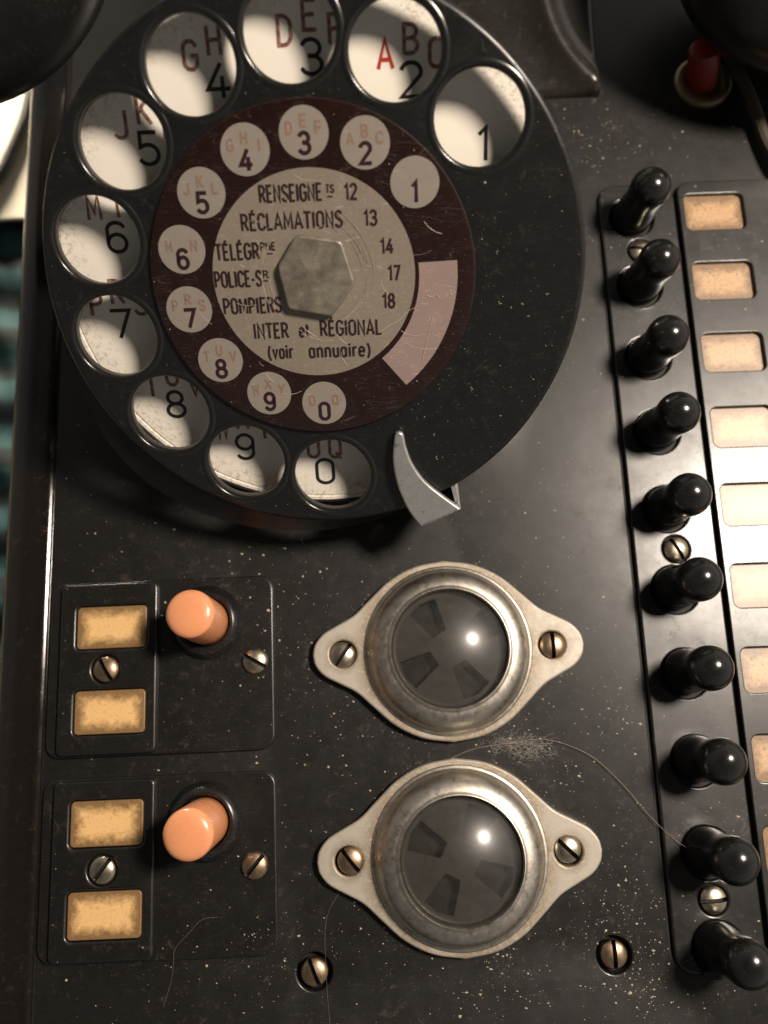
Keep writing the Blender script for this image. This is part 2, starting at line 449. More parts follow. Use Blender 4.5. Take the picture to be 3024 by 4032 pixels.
# --- screws
def screw_mesh(name, r, dome, slot_w, mat):
    rows = 26; v = []; f = []; s = slot_w / 2; dep = -.35
    def zz(x, y): return max(0.02, .35 + dome * (1 - (x * x + y * y) / (r * r)) ** .6 if x * x + y * y < r * r else .35)
    prev = None
    xs_n = 7
    for j in range(rows + 1):
        y = -r * math.cos(math.pi * j / rows); X = math.sqrt(max(r * r - y * y, 0))
        sx = min(s, X); row = []
        for i in range(xs_n + 1):
            x = -X + (X - sx) * i / xs_n; row.append((x, y, zz(x, y)))
        row.append((-sx, y, dep)); row.append((sx, y, dep))
        for i in range(xs_n + 1):
            x = sx + (X - sx) * i / xs_n; row.append((x, y, zz(x, y)))
        o = len(v); v += row
        if prev is not None:
            for i in range(len(row) - 1): f.append((prev + i, prev + i + 1, o + i + 1, o + i))
        prev = o
    a, b = lathe_vf([(r, -.9), (r, .35)], 40, cap_top=False)
    o = len(v); v += a; f += [tuple(i + o for i in q) for q in b]
    me = mesh_from(name, v, f, mat, 35)
    me.materials.append(M['black'])
    for p_ in me.polygons:                                  # grime in the slot
        if p_.center.z < .3 * S and abs(p_.center.x) <= s * S * 1.01 and p_.center.xy.length < r * S * .97: p_.material_index = 1
    return me

sc_brass = screw_mesh('screw', 2.05, .75, .66, M['brass'])
sc_pale = screw_mesh('screw', 2.05, .75, .66, M['brass_pale'])

for (x, y), rz, z, lb in (((-13.8, -39.9), R(22), -.15, 'brass slotted screw in the panel below the lower left of the lenses'), ((32.4, -39.4), R(0), -.55, 'brass slotted screw sunk in the panel near the lower right corner')):
    part('screw', sc_brass, (x, y, z), rz, lb)
    part('screw_well', lathe('screw_well', [(.01, -2.2), (2.9, -2.2)], M['black'], 32, False, smooth=0), (x, y, 0))

# --- the two button plates on the left
win_me = plate('label_window', [rrect(-5.75, -3.45, 5.75, 3.45, .7)], 0, .6, .18, M['label_left'])
def insert_at(parent, x, y, z, label): 
    part('label_window', win_me, (x, y, z), 0, label, parent)
collar_me = lathe('collar', [(6.2, 0), (6.15, .35), (5.8, .7), (5.5, 1.3), (5.15, 1.75), (4.7, 1.95), (4.3, 1.8), (4.05, 1.3), (4.0, -1), (3.9, -3)], M['rubber'], 64, False)
button_prof = [(3.75, -2), (3.75, 11.9), (3.70, 12.2), (3.55, 12.42)] + arcprof(0, 12.3, 3.6, .95, 12, 90, 6)[1:]
button_me = lathe('button', button_prof, M['orange'], 64, False)
def button_plate(y0, y1, wins, button, btn_lean, screws, lab, lb_btn, wlabels):
    me = plate('button_plate', [rrect(-56.5, y0, -19.25, y1, 2.4), circ(button[0], button[1], 4.15)], -.6, .85, .3, M['plate'])
    p = part('button_plate', me, (0, 0, 0), 0, lab)
    holes = [rrect(-45.95 - 5.85, wy - 3.6, -45.95 + 5.85, wy + 3.65, .9) for wy in wins]
    sl = [s for s in screws if s[0] < -40][0]
    raised = plate('label_panel', [rrect(-54.5, y0 + .35, -38.35, y1 - .35, 1.0)] + holes + [circ(sl[0], sl[1], 2.35, 40)], .3, 1.75, .42, M['plate'])
    part('label_panel', raised, (0, 0, 0), 0, None, p)
    for wy, l in zip(wins, wlabels): insert_at(p, -45.95, wy, .95, l)
    for (x, y, rz, me_, l) in screws: part('screw', me_, (x, y, 1.35 if x < -40 else .9), rz, l, p)
    b = part('push_button', button_me, (button[0], button[1], 0), 0, lb_btn)
    b.rotation_euler = btn_lean
    part('collar', collar_me, (button[0], button[1], .6), 0, None, p)
button_plate(-6.6, 21.8, (14.15, .45), (-30.4, 14.3), (R(-1.5), R(-.5), 0),
             [(-46.7, 7.3, R(30), sc_brass, 'dull brass slotted screw between the two yellow windows'), (-22.3, 7.6, R(60), sc_pale, 'shiny worn slotted screw right of the orange button')],
             'upper square plate with an orange button and two yellow windows', 'upper orange push button, seen leaning left',
             ('upper yellow window with a smooth bright centre', 'lower yellow window with speckled brown rim'))
button_plate(-37.2, -9.8, (-16.7, -30.2), (-30.5, -17.2), (R(1.5), R(-.3), 0),
             [(-46.4, -23.6, R(-38), sc_pale, 'silver slotted screw between the two pale yellow windows'), (-22.7, -24.0, R(-42), sc_brass, 'brass slotted screw right of the lower orange button')],
             'lower square plate with an orange button and two pale yellow windows', 'lower orange push button with its side showing above',
             ('pale yellow window speckled black along its top', 'lowest yellow window with bright centre'))

# --- key strip and label strip
key_x = 49.8; pitch = 13.97
key_y = [85.75 - 13.81 * i for i in range(10)]
sscr = [(48.4, 79.0, R(75)), (48.8, 23.5, R(28)), (48.5, -31.6, R(94))]
ks = plate('key_strip', [rrect(41.7, -42.0, 55.7, 92.6, 3.0)] + [circ(48.15 - .008 * y, y, 4.0, 48) for y in key_y] + [circ(x, y, 2.3, 36) for x, y, r in sscr], -2.2, .95, .35, M['plate'])
strip = part('key_strip', ks, (0, 0, 0), -.008, 'long narrow strip carrying the ten black keys')
part('seam', plate('seam', [rrect(41.1, -42.6, 91, 93.2, 3.2), rrect(58.5, -40.5, 89, 91.5, 2)], -.5, .06, .05, M['black'], 1), (0, 0, 0), -.008)
for (x, y, rz), me_, l in zip(sscr, (sc_pale, sc_pale, sc_pale), ('pale slotted screw half hidden by the second key', 'pale slotted screw between the fifth and sixth keys', 'silver slotted screw between the two lowest keys')):
    part('screw', me_, (x, y, .75), rz, l, strip)
lab_y = [86.3 - 13.88 * i for i in range(11)]
ls = plate('label_strip', [rrect(56.3, -42.0, 90, 92.6, 2.2)] + [rrect(62.8 - 5.45, y - 3.65, 62.8 + 5.45, y + 3.65, 1.2) for y in lab_y[:9]], -1.8, 1.25, .22, M['plate'])
lstrip = part('label_strip', ls, (0, 0, 0), -.008, 'wide strip with a column of tan name windows')
rw_me = plate('name_window', [rrect(-6.1, -4.1, 6.1, 4.1, .7)], 0, .5, .15, M['label_right'])
nm = ['topmost', 'second', 'third', 'fourth', 'fifth', 'sixth', 'seventh', 'eighth', 'ninth', 'tenth']
for i, y in enumerate(lab_y[:9]):
    part('name_window', rw_me, (62.8, y, -.05), 0, '%s tan name window from the top of the right column' % nm[i], lstrip)
key_prof = [(3.6, -3), (3.7, -1), (3.7, .8), (3.6, 1.8), (3.45, 3.2), (3.28, 4.6), (3.2, 6.0), (3.28, 7.2), (3.42, 8.3), (3.5, 9.2)] + arcprof(0, 9.7, 3.5, 3.3, 4, 90, 12)
key_prof = [(p[0], p[2]) for p in spline([(r_, 0, z_) for r_, z_ in key_prof], 2)]
key_me = lathe('key', key_prof, M['key'], 48, False, smooth=60)
for i, y in enumerate(key_y):
    k = part('key', key_me, (48.1 + random.uniform(-.12, .12), y + random.uniform(-.1, .1), 0), random.uniform(0, 3), '%s black round-topped key from the top of the column' % nm[i])
    k.rotation_euler = (R(random.uniform(-1, 1)), R(6.5 + random.uniform(-1.2, 1.2)), 0)

# --- round indicator lenses in lozenge shaped metal bezels
half = [(22.3, 0), (21.9, 1.7), (20.5, 3.4), (18.2, 4.7), (15.3, 6.3), (12.6, 8.8), (9.2, 11.8), (5, 13.9), (0, 14.75)]
def mirror_outline(h):
    s = spline([(x, y, 0) for x, y in h], 5); q = [(p[0], p[1]) for p in s]
    out = q + [(-x, y) for x, y in reversed(q[:-1])]
    out += [(-x, -y) for x, y in q[1:]] + [(x, -y) for x, y in reversed(q[1:-1])]
    return out
flange_me = plate('flange', [mirror_outline(half), circ(0, 0, 12.6), circ(-17.3, 0, 2.2, 36), circ(17.0, 0, 2.2, 36)], 0, 1.7, .35, M['flange'])
ring_prof = [(13.8, 1.2), (13.8, 1.85), (13.6, 2.05), (13.35, 2.05), (13.15, 2.2), (12.95, 2.7), (12.75, 3.4), (12.45, 4.1), (12.05, 4.7), (11.6, 5.15), (11.1, 5.45), (10.6, 5.65), (10.15, 5.75), (9.9, 5.8), (9.72, 6.02), (9.55, 6.05), (9.4, 5.85), (9.32, 5.4), (9.3, 3)]
ring_me = lathe('ring', ring_prof, M['chrome'], 96, False, smooth=50)
Rl = 16.5; zc = 5.2 - math.sqrt(Rl * Rl - 9.35 ** 2)
dome = [(9.35 * math.cos(0), 3.0)] + [(max(Rl * math.sin(R(t)), 1e-3), zc + Rl * math.cos(R(t))) for t in [34.5 - 34.5 * i / 16 for i in range(17)]]
lens_me = lathe('lens', dome, M['lens'], 72, False, smooth=60)
def shutter(rot, offs):
    """disc with four keystone openings, recessed 1.2 mm behind it a dark drum"""
    holes = []
    for k in range(4):
        a0 = R(rot + 90 * k)
        holes.append([(r_ * math.cos(a0 + w), r_ * math.sin(a0 + w)) for r_, w in ((3.1, -.42), (8.3, -.30), (8.5, 0), (8.3, .30), (3.1, .42))])
    return plate('shutter_disc', [circ(0, 0, 9.25)] + holes, 0, .5, .03, M['shutter'], 1)
well_me = lathe('drum', [(.01, 0), (9.2, 0)], M['hole'], 48, False, smooth=0)
for cx, cy, rot, l, sl in ((9.55, 8.05, 30, 'upper round dark lens in a lozenge shaped nickel bezel', [(-17.35, -.15, R(-38), sc_pale, 'silver slotted screw in the left ear'), (17.1, -.1, R(0), sc_brass, 'brass slotted screw in the right ear')]),
                       (9.4, -23.9, 62, 'lower round dark lens in a lozenge shaped nickel bezel', [(-17.0, .1, R(38), sc_brass, 'reddish brass slotted screw in the left ear'), (16.9, .4, R(45), sc_pale, 'shiny slotted screw in the right ear')])):
    b = part('bezel', flange_me, (cx, cy, 0.03), 0, l)
    part('ring', ring_me, (0, 0, 0), 0, None, b)
    part('lens', lens_me, (0, 0, 0), 0, None, b)
    part('shutter_disc', shutter(rot, 0), (0, 0, 3.4), 0, None, b)
    part('drum', well_me, (0, 0, 1.9), 0, None, b)
    for x, y, rz, me_, lb in sl: part('screw', me_, (x, y, 1.45), rz, lb, b)

# ------------------------------------------------------------------ the dial (leans 37.5 degrees out of the panel)
dn = Vector((math.tan(R(-3.5)), -math.tan(R(37.55)), 1)).normalized()
dx = (Vector((1, 0, 0)) - dn.x * dn).normalized(); dy = dn.cross(dx)
DC = Vector((-8.44, 57.81, 35.28))
DM = Matrix((dx, dy, dn)).transposed().to_4x4(); DM.translation = (DC + PO) * S
def dpart(name, me, label=None, parent=None, loc=(0, 0, 0), rz=0):
    if parent is None: o = link(name, me, phone, mat4=DM @ Matrix.Translation(Vector(loc) * S) @ Matrix.Rotation(rz, 4, 'Z'))
    else: o = link(name, me, parent, loc, rz)
    if label: o['label'] = label
    return o
def dw(x, y, h): return DC + dx * x + dy * y + dn * h

# turret that carries the dial, moulded out of the housing
A = []; nseg = 96; levels = 12; v = []; f = []
for k in range(levels + 1):
    s = k / levels
    for i in range(nseg):
        t = 2 * math.pi * i / nseg
        pa = dw(36.6 * math.cos(t), 36.6 * math.sin(t), -6.0)
        pb = Vector((-13.5 + 41 * math.cos(t), 66.5 + 37.6 * math.sin(t), -.3))
        w = s ** 2.2
        p = Vector((pa.x * (1 - w) + pb.x * w, pa.y * (1 - w) + pb.y * w, pa.z * (1 - s) ** 1.15 + pb.z * (1 - (1 - s) ** 1.15)))
        if 0.70 < s < 0.9: p.z += .14 * math.sin((s - .7) / .2 * math.pi)
        v.append(p)
for k in range(levels):
    for i in range(nseg):
        j = (i + 1) % nseg; f.append((k * nseg + i, k * nseg + j, (k + 1) * nseg + j, (k + 1) * nseg + i))
part('dial_turret', mesh_from('dial_turret', v, f, M['panel'], 60))

cup = lathe('dial_cup', [(.01, -6.6), (36.8, -6.6), (36.85, -5.0), (36.95, -4.85), (37.2, -4.85), (37.4, -5.1), (37.5, -5.8), (37.3, -7.6)], M['panel'], 128, False)
dpart('dial_cup', cup, None, None, (-.6, .9, 0))
npl = dpart('number_plate', lathe('number_plate', [(.01, -5.0), (20, -5.0), (35.9, -5.0), (36.05, -5.1), (36.2, -5.1), (36.35, -5.0), (36.8, -5.0)], M['enamel'], 128, False, smooth=20), 'white enamel number plate seen through the finger holes', None, (-.6, .9, 0))

hole_ang = [39.8 + 25.75 * i for i in range(10)]
ring_r = 29.85
def hc(a): return (ring_r * math.cos(R(a)), ring_r * math.sin(R(a)))
wheel = plate('finger_wheel', [circ(0, 0, 37.5, 160)] + [circ(*hc(a), 5.95, 72) for a in hole_ang], -2.7, 0, .75, M['wheel'], 4)
fw = dpart('finger_wheel', wheel)
# slight raised lips round the finger holes
lip = lathe('hole_lip', [(6.95, -.05), (6.7, .10), (6.4, .16), (6.05, .08), (5.85, -.25), (5.8, -.8)], M['lip'], 64, False, smooth=70)
for a in hole_ang: part('hole_lip', lip, (*hc(a), 0), 0, None, fw)

# --- stroke lettering
def arc(cx, cy, rx, ry, a0, a1, n=14):
    return [(cx + rx * math.cos(R(a0 + (a1 - a0) * i / n)), cy + ry * math.sin(R(a0 + (a1 - a0) * i / n))) for i in range(n + 1)]
def stad(x0, x1, y0, y1):                    # closed rounded column (letter O, figure 0)
    r = (x1 - x0) / 2; cx = (x0 + x1) / 2
    return arc(cx, y1 - r, r, r, 0, 180) + arc(cx, y0 + r, r, r, 180, 360) + [(x1, y1 - r)]
G = {
 '0': (.6, [stad(.04, .56, 0, 1)]), '1': (.4, [[(.06, .80), (.28, 1), (.28, 0)]]),
 '2': (.6, [arc(.3, .73, .26, .27, 165, -25) + [(.04, 0), (.58, 0)]]),
 '3': (.6, [arc(.29, .75, .24, .25, 160, -80) + [(.22, .53)], [(.22, .53)] + arc(.29, .265, .27, .265, 85, -160)]),
 '4': (.6, [[(.40, 1), (.02, .26), (.6, .26)], [(.42, .62), (.42, 0)]]),
 '5': (.6, [[(.54, 1), (.10, 1), (.08, .55)] + arc(.28, .31, .28, .31, 125, -150)]),
 '6': (.6, [arc(.31, .72, .26, .28, 25, 170, 8) + [(.045, .35)] + arc(.3, .3, .26, .3, 175, 535, 26)]),
 '7': (.56, [[(.02, 1), (.54, 1), (.20, 0)]]),
 '8': (.6, [arc(.3, .76, .225, .24, -90, 270, 24), arc(.3, .26, .265, .26, 90, 450, 24)]),
 '9': (.6, [arc(.29, .28, .26, .28, 205, 350, 8) + [(.555, .65)] + arc(.3, .7, .26, .3, -5, 355, 26)]),
 'A': (.62, [[(.02, 0), (.31, 1), (.60, 0)], [(.11, .3), (.51, .3)]]),
 'B': (.58, [[(.06, 0), (.06, 1)] + arc(.28, .76, .24, .24, 90, -90, 10) + [(.06, .52)], [(.06, .52)] + arc(.28, .26, .27, .26, 90, -90, 10) + [(.06, 0)]]),
 'C': (.56, [arc(.3, .74, .25, .26, 10, 180, 10) + arc(.3, .26, .25, .26, 180, 350, 10)]),
 'D': (.58, [[(.06, 0), (.06, 1)] + arc(.22, .68, .3, .32, 90, 0, 8) + arc(.22, .32, .3, .32, 0, -90, 8) + [(.06, 0)]]),
 'E': (.5, [[(.46, 1), (.06, 1), (.06, 0), (.46, 0)], [(.06, .52), (.40, .52)]]),
 'F': (.5, [[(.46, 1), (.06, 1), (.06, 0)], [(.06, .52), (.40, .52)]]),
 'G': (.58, [arc(.3, .74, .25, .26, 15, 180, 10) + arc(.3, .26, .25, .26, 180, 360, 10) + [(.55, .48), (.34, .48)]]),
 'H': (.58, [[(.06, 0), (.06, 1)], [(.52, 0), (.52, 1)], [(.06, .52), (.52, .52)]]),
 'I': (.16, [[(.08, 0), (.08, 1)]]), 'J': (.45, [[(.38, 1), (.38, .24)] + arc(.2, .22, .18, .22, 0, -160, 8)]),
 'K': (.58, [[(.06, 0), (.06, 1)], [(.52, 1), (.08, .42)], [(.2, .56), (.55, 0)]]),
 'L': (.46, [[(.06, 1), (.06, 0), (.44, 0)]]), 'M': (.72, [[(.05, 0), (.08, 1), (.36, .25), (.64, 1), (.67, 0)]]),
 'N': (.6, [[(.06, 0), (.06, 1), (.54, 0), (.54, 1)]]), 'O': (.6, [stad(.05, .55, 0, 1)]),
 'P': (.54, [[(.06, 0), (.06, 1)] + arc(.25, .73, .25, .27, 90, -90, 10) + [(.06, .46)]]),
 'Q': (.6, [stad(.05, .55, 0, 1), [(.34, .22), (.56, -.06)]]),
 'R': (.56, [[(.06, 0), (.06, 1)] + arc(.25, .74, .25, .26, 90, -90, 10) + [(.06, .48)], [(.28, .48), (.54, 0)]]),
 'S': (.54, [arc(.28, .75, .23, .25, 20, 180, 8) + [(.1, .62), (.44, .40)] + arc(.27, .25, .24, .25, 20, -165, 10)]),
 'T': (.52, [[(.0, 1), (.52, 1)], [(.26, 1), (.26, 0)]]), 'U': (.58, [[(.06, 1), (.06, .26)] + arc(.29, .26, .23, .26, 180, 360, 10) + [(.52, 1)]]),
 'V': (.58, [[(.02, 1), (.29, 0), (.56, 1)]]), 'W': (.8, [[(.02, 1), (.2, 0), (.4, .85), (.6, 0), (.78, 1)]]),
 'X': (.58, [[(.03, 0), (.55, 1)], [(.03, 1), (.55, 0)]]), 'Y': (.56, [[(.02, 1), (.28, .48), (.54, 1)], [(.28, .48), (.28, 0)]]),
 'e': (.48, [[(.05, .36), (.43, .36)] + arc(.24, .46, .19, .24, 0, 180, 10) + arc(.24, .22, .19, .22, 180, 325, 8)]),
 't': (.36, [[(.16, .95), (.16, .1), (.3, .02)], [(.02, .70), (.32, .70)]]), 'v': (.44, [[(.03, .7), (.22, 0), (.41, .7)]]),
 'o': (.48, [stad(.05, .43, 0, .7)]), 'i': (.14, [[(.07, 0), (.07, .7)], [(.07, .86), (.07, .97)]]),
 'r': (.34, [[(.06, 0), (.06, .7)], [(.06, .5), (.16, .68), (.32, .68)]]),
 'a': (.48, [stad(.05, .42, 0, .7), [(.42, .7), (.42, 0)]]),
 'n': (.48, [[(.06, 0), (.06, .7)], [(.06, .5)] + arc(.24, .5, .18, .2, 150, 0, 8) + [(.42, 0)]]),
 'u': (.48, [[(.06, .7), (.06, .2)] + arc(.24, .2, .18, .2, 180, 360, 8) + [(.42, .7)], [(.42, .2), (.42, 0)]]),
 '(': (.3, [arc(.5, .4, .42, .72, 130, 230, 8)]), ')': (.3, [arc(-.2, .4, .42, .72, 50, -50, 8)]), '-': (.3, [[(.03, .42), (.27, .42)]]),
 '.': (.12, [[(.06, 0), (.06, .08)]]), ' ': (.34, []),
}
G['É'] = (.5, G['E'][1] + [[(.2, 1.12), (.34, 1.26)]])

def ribbon(pts, w, z, v, f, t=.03):
    P = [Vector((p[0], p[1])) for p in pts]
    Q = [P[0]]
    for p in P[1:]:
        if (p - Q[-1]).length > 1e-4: Q.append(p)
    P = Q
    closed = (P[0] - P[-1]).length < 1e-3
    if closed: P = P[:-1]
    n = len(P); o = len(v)
    for i in range(n):
        if closed: a_, b_ = P[i - 1], P[(i + 1) % n]
        else: a_, b_ = P[max(i - 1, 0)], P[min(i + 1, n - 1)]
        d1 = (P[i] - a_).normalized() if (P[i] - a_).length > 1e-6 else (b_ - P[i]).normalized()
        d2 = (b_ - P[i]).normalized() if (b_ - P[i]).length > 1e-6 else d1
        n1 = Vector((-d1.y, d1.x)); n2 = Vector((-d2.y, d2.x)); mm = n1 + n2
        mm = n1 if mm.length < .3 else mm.normalized(); sc_ = min(1 / max(mm.dot(n1), .35), 2.0)
        e = P[i]
        if not closed and i == 0: e = e - d2 * w * .12
        if not closed and i == n - 1: e = e + d1 * w * .12
        l, r_ = e + mm * w / 2 * sc_, e - mm * w / 2 * sc_
        v += [(l.x, l.y, z), (r_.x, r_.y, z), (l.x, l.y, z - t), (r_.x, r_.y, z - t)]
    for i in range(n if closed else n - 1):
        a_ = o + 4 * i; b_ = o + 4 * ((i + 1) % n)
        f += [(a_, a_ + 1, b_ + 1, b_), (a_, b_, b_ + 2, a_ + 2), (a_ + 1, a_ + 3, b_ + 3, b_ + 1)]

def text_mesh(name, s, h, w, mat, width=None, cx=None, x0=0, y0=0, gap=.13, z=0.0):
    """stroke text; baseline at y0, cap height h; fitted between x0 and x0 + width when width is given"""
    adv = 0; items = []
    for ch in s:
        gw, st = G[ch]; items.append((adv, st)); adv += gw + gap
    adv -= gap
    kx = h if width is None else width / adv
    if cx is not None: x0 = cx - adv * kx / 2
    v = []; f = []
    q = 0
    for a_, st in items:
        for path in st:
            ribbon([(x0 + (a_ + px) * kx, y0 + py * h) for px, py in path], w, z + .004 * (q % 5), v, f); q += 1
    return mesh_from(name, v, f, mat, 0)

# figures and letters printed on the number plate
digs = {'1': (23.8, 15.9), '2': (14.3, 24.0), '3': (1.4, 27.2), '4': (-11.2, 24.9), '5': (-21.7, 17.1), '6': (-28.1, 5.7), '7': (-29.5, -6.6), '8': (-23.2, -19.2), '9': (-13.2, -26.5), '0': (-.85, -31.0)}
lets = {'2': 'ABC', '3': 'DEF', '4': 'GHI', '5': 'JKL', '6': 'MN', '7': 'PRS', '8': 'TUV', '9': 'WXY', '0': 'OQ'}
for d, (x, y) in digs.items():
    dpart('numeral', text_mesh('numeral', d, 4.0, .52, M['ink'], cx=0, y0=-2.0, width=(3.0 if d != '1' else 1.6)), 'black figure %s on the white plate' % d, npl, (x + .6, y - .9, -4.96))
    if d in lets:
        L_ = lets[d]
        offs = [(-3.3, 3.1), (0, 4.7), (3.3, 3.0)] if len(L_) == 3 else ([(-1.6, 4.1), (1.8, 4.0)] if d == '0' else [(-2.6, 4.2), (1.6, 4.4)])
        for ch, (ox, oy) in zip(L_, offs):
            dpart('letter', text_mesh('letter', ch, 3.3, .50, M['ink_bright'] if ch == 'A' else M['ink_red'], cx=0, y0=-1.65, width=2.0 if ch not in 'I' else .5), 'faded red letter %s on the white plate' % ch, npl, (x + ox + .6, y + oy - .9, -4.96))

# --- instruction card in the middle of the finger wheel
card = dpart('dial_card', lathe('dial_card', [(22.45, -.1), (22.45, .38), (22.3, .52), (22.1, .56), (20, .56), (.01, .56)], M['maroon'], 128, False, smooth=30), 'round maroon and cream instruction card')
dpart('card_centre', plate('card_centre', [circ(.25, .2, 13.95, 96)], 0, .05, .01, M['card_cream'], 1), 'cream centre printed with service numbers', card, (0, 0, .57))
arc_in = [(14.75 * math.cos(R(t)), 14.75 * math.sin(R(t))) for t in [6 - 57.5 * i / 20 for i in range(21)]]
arc_out = [(20.0 * math.cos(R(t)), 20.0 * math.sin(R(t))) for t in [-51.2 + 56 * i / 24 for i in range(25)]]
dpart('blank_field', plate('blank_field', [arc_in + arc_out], 0, .05, .01, M['sector'], 1), 'blank pale pink curved field, scratched', card, (0, 0, .57))
spots = {'1': (14.44, 11.78), '2': (8.15, 16.79), '3': (.31, 18.31), '4': (-7.49, 16.58), '5': (-13.9, 11.54), '6': (-17.53, 4.4), '7': (-17.63, -3.73), '8': (-14.1, -11.1), '9': (-7.53, -16.23), '0': (.41, -17.96)}
sm = plate('number_spot', [circ(0, 0, 3.22, 48)], 0, .05, .01, M['spot'], 1)
for d, (x, y) in spots.items():
    dpart('number_spot', sm, None, card, (x, y, .57))
    dpart('numeral', text_mesh('numeral', d, 2.45, .50, M['ink_brown'], cx=0, y0=-2.45 if d != '1' else -2.4, width=(1.5 if d != '1' else .8)), 'dark figure %s in its pale spot' % d, card, (x, y, .66))
    if d in lets:
        L_ = lets[d]
        offs = [(-1.9, .55), (0, 1.35), (1.9, .5)] if len(L_) == 3 else [(-1.7, .4), (1.7, .4)]
        for ch, (ox, oy) in zip(L_, offs):
            dpart('letter', text_mesh('letter', ch, 1.35, .26, M['ink_faded'], cx=0, y0=-.6, width=.85 if ch != 'I' else .2), None, card, (x + ox, y + oy, .65))
lines = [('RENSEIGNE', -6.2, 8.3, 10.1, 2.0), ('TS', 2.7, 1.05, 10.95, .95), ('.', 3.2, .3, 10.35, .9), ('12', 5.15, 1.6, 10.05, 1.85),
         ('RÉCLAMATIONS', -9.0, 13.6, 6.6, 2.0), ('13', 7.55, 1.7, 6.65, 1.85),
         ('TÉLÉGR', -12.9, 5.9, 2.87, 2.0), ('PHE', -6.7, 2.0, 3.95, .95), ('14', 9.6, 1.7, 2.95, 1.85),
         ('POLICE-S', -13.5, 6.5, -.77, 2.0), ('R', -6.75, .75, .25, .95), ('17', 10.5, 1.6, -.65, 1.85),
         ('POMPIERS', -12.7, 8.1, -4.46, 2.0), ('18', 9.6, 1.65, -4.38, 1.85),
         ('INTER', -8.8, 4.85, -8.07, 2.0), ('et', -2.35, 1.4, -8.05, 1.75), ('RÉGIONAL', .65, 8.6, -8.0, 2.0),
         ('(voir', -7.1, 3.6, -11.05, 1.85), ('annuaire)', -1.2, 8.8, -11.08, 1.85)]
for s, x0, wd, y0, h in lines:
    dpart('printed_word', text_mesh('printed_word', s, h, .32 if h > 1.2 else .2, M['ink_brown'], width=wd, x0=x0, y0=y0, gap=.17), 'printed text %s' % s if s != '.' else None, card, (0, 0, .66))
for x0, x1, y in ((2.85, 3.5, 10.45), (-5.9, -5.1, 3.45), (-6.7, -6.1, -.15)):
    v = []; f = []; ribbon([(x0, y), (x1, y)], .18, 0, v, f)
    dpart('underline', mesh_from('underline', v, f, M['ink_brown'], 0), None, card, (0, 0, .66))
# hexagonal nut
hexv = [(x * .94 + .05, y * .94) for x, y in [(-1.75, 6.3), (4.7, 5.2), (6.35, -.9), (2.6, -5.6), (-3.9, -4.3), (-4.9, 1.9)]]
def rounded(poly, r, n=4):
    out = []; k_ = len(poly)
    for i in range(k_):
        p = Vector(poly[i]); a_ = (Vector(poly[i - 1]) - p).normalized(); b_ = (Vector(poly[(i + 1) % k_]) - p).normalized()
        A_ = p + a_ * r; B_ = p + b_ * r
        for j in range(n + 1):
            t = j / n; q = A_ * (1 - t) ** 2 + p * 2 * t * (1 - t) + B_ * t * t; out.append((q.x, q.y))
    return out
nut = plate('hub_nut', [rounded(hexv, .7)], 0, 1.05, .35, M['nut'], 3)
dpart('hub_nut', nut, 'worn dull hexagonal nut at the dial centre', None, (0, 0, .6))
# scratches in the clear cover over the card
v = []; f = []; rs = random.Random(21)
for _ in range(75):
    if rs.random() < .5:
        t0 = rs.uniform(0, 6.28); rr = rs.uniform(6.3, 8.6); L_ = rs.uniform(.1, .7)
        pts = [(.5 + rr * math.cos(t0 + L_ * q / 6) , .1 + rr * math.sin(t0 + L_ * q / 6) * (1 + .02 * q), .665) for q in range(7)]
    else:
        x, y = rs.gauss(2, 8), rs.gauss(-1, 8)
        if math.hypot(x, y) > 20 or math.hypot(x, y) < 6.6: continue
        a_ = rs.gauss(-.9, .6); L_ = rs.uniform(.5, 3.0)
        pts = [(x + L_ * q / 4 * math.cos(a_ + .1 * q), y + L_ * q / 4 * math.sin(a_ + .1 * q), .665) for q in range(5)]
    a1, b1 = tube_vf(pts, rs.uniform(.008, .024), 3, len(v)); v += a1; f += b1
for x0, y0, pts_ in ((15.8, -2.9, [(0, 0), (.6, -.3), (1.2, .1), (1.8, -.5), (2.6, -.2), (3.1, .3), (3.4, -.2)]), (16.0, -6.1, [(0, 0), (.5, .3), (.2, -1.0), (-.1, -2.0), (-.8, -4.6), (-1.1, -6.4)]), (8.9, -7.9, [(0, 0), (1.3, .9), (2.8, 1.6), (4.3, 3.0), (5.6, 3.6)])):
    a1, b1 = tube_vf([(x0 + p[0], y0 + p[1], .67) for p in pts_], .035, 4, len(v)); v += a1; f += b1
sc_ = dpart('scratches', mesh_from('scratches', v, f, M['scratch'], 0), None, card); sc_['kind'] = 'stuff'
# finger stop: flat hook lying over the wheel, folded down outside its edge
hook = spline([(10.5, -23.3, 0), (10.15, -27, 0), (10.7, -31, 0), (12.1, -35, 0), (14.1, -38.2, 0)], 8)
hook2 = spline([(20.35, -35.3, 0), (17.8, -33.2, 0), (15.0, -30.6, 0), (13.2, -27.8, 0), (12.3, -25.2, 0), (11.95, -23.2, 0)], 8)
tip = [(11.8, -22.75), (11.3, -22.5), (10.8, -22.65)]
outline = [(p[0], p[1]) for p in hook] + [(p[0], p[1]) for p in hook2] + tip
fs = dpart('finger_stop', plate('finger_stop', [outline], .3, 1.5, .36, M['alu'], 4), 'curved grey metal finger stop')
v = [(14.3, -37.9, 1.1), (20.3, -35.2, 1.1), (20.3, -35.2, -9), (14.3, -37.9, -9)]
e_ = Vector((2.7, -6.0, 0)).normalized() * .9
v = v + [tuple(Vector(p) + Vector((-.37, .82, 0))) for p in v]
leg = mesh_from('leg', v, [(0, 1, 2, 3), (7, 6, 5, 4), (0, 4, 5, 1), (1, 5, 6, 2), (2, 6, 7, 3), (3, 7, 4, 0)], M['alu'], 0)
part('leg', leg, (0, 0, 0), 0, None, fs)
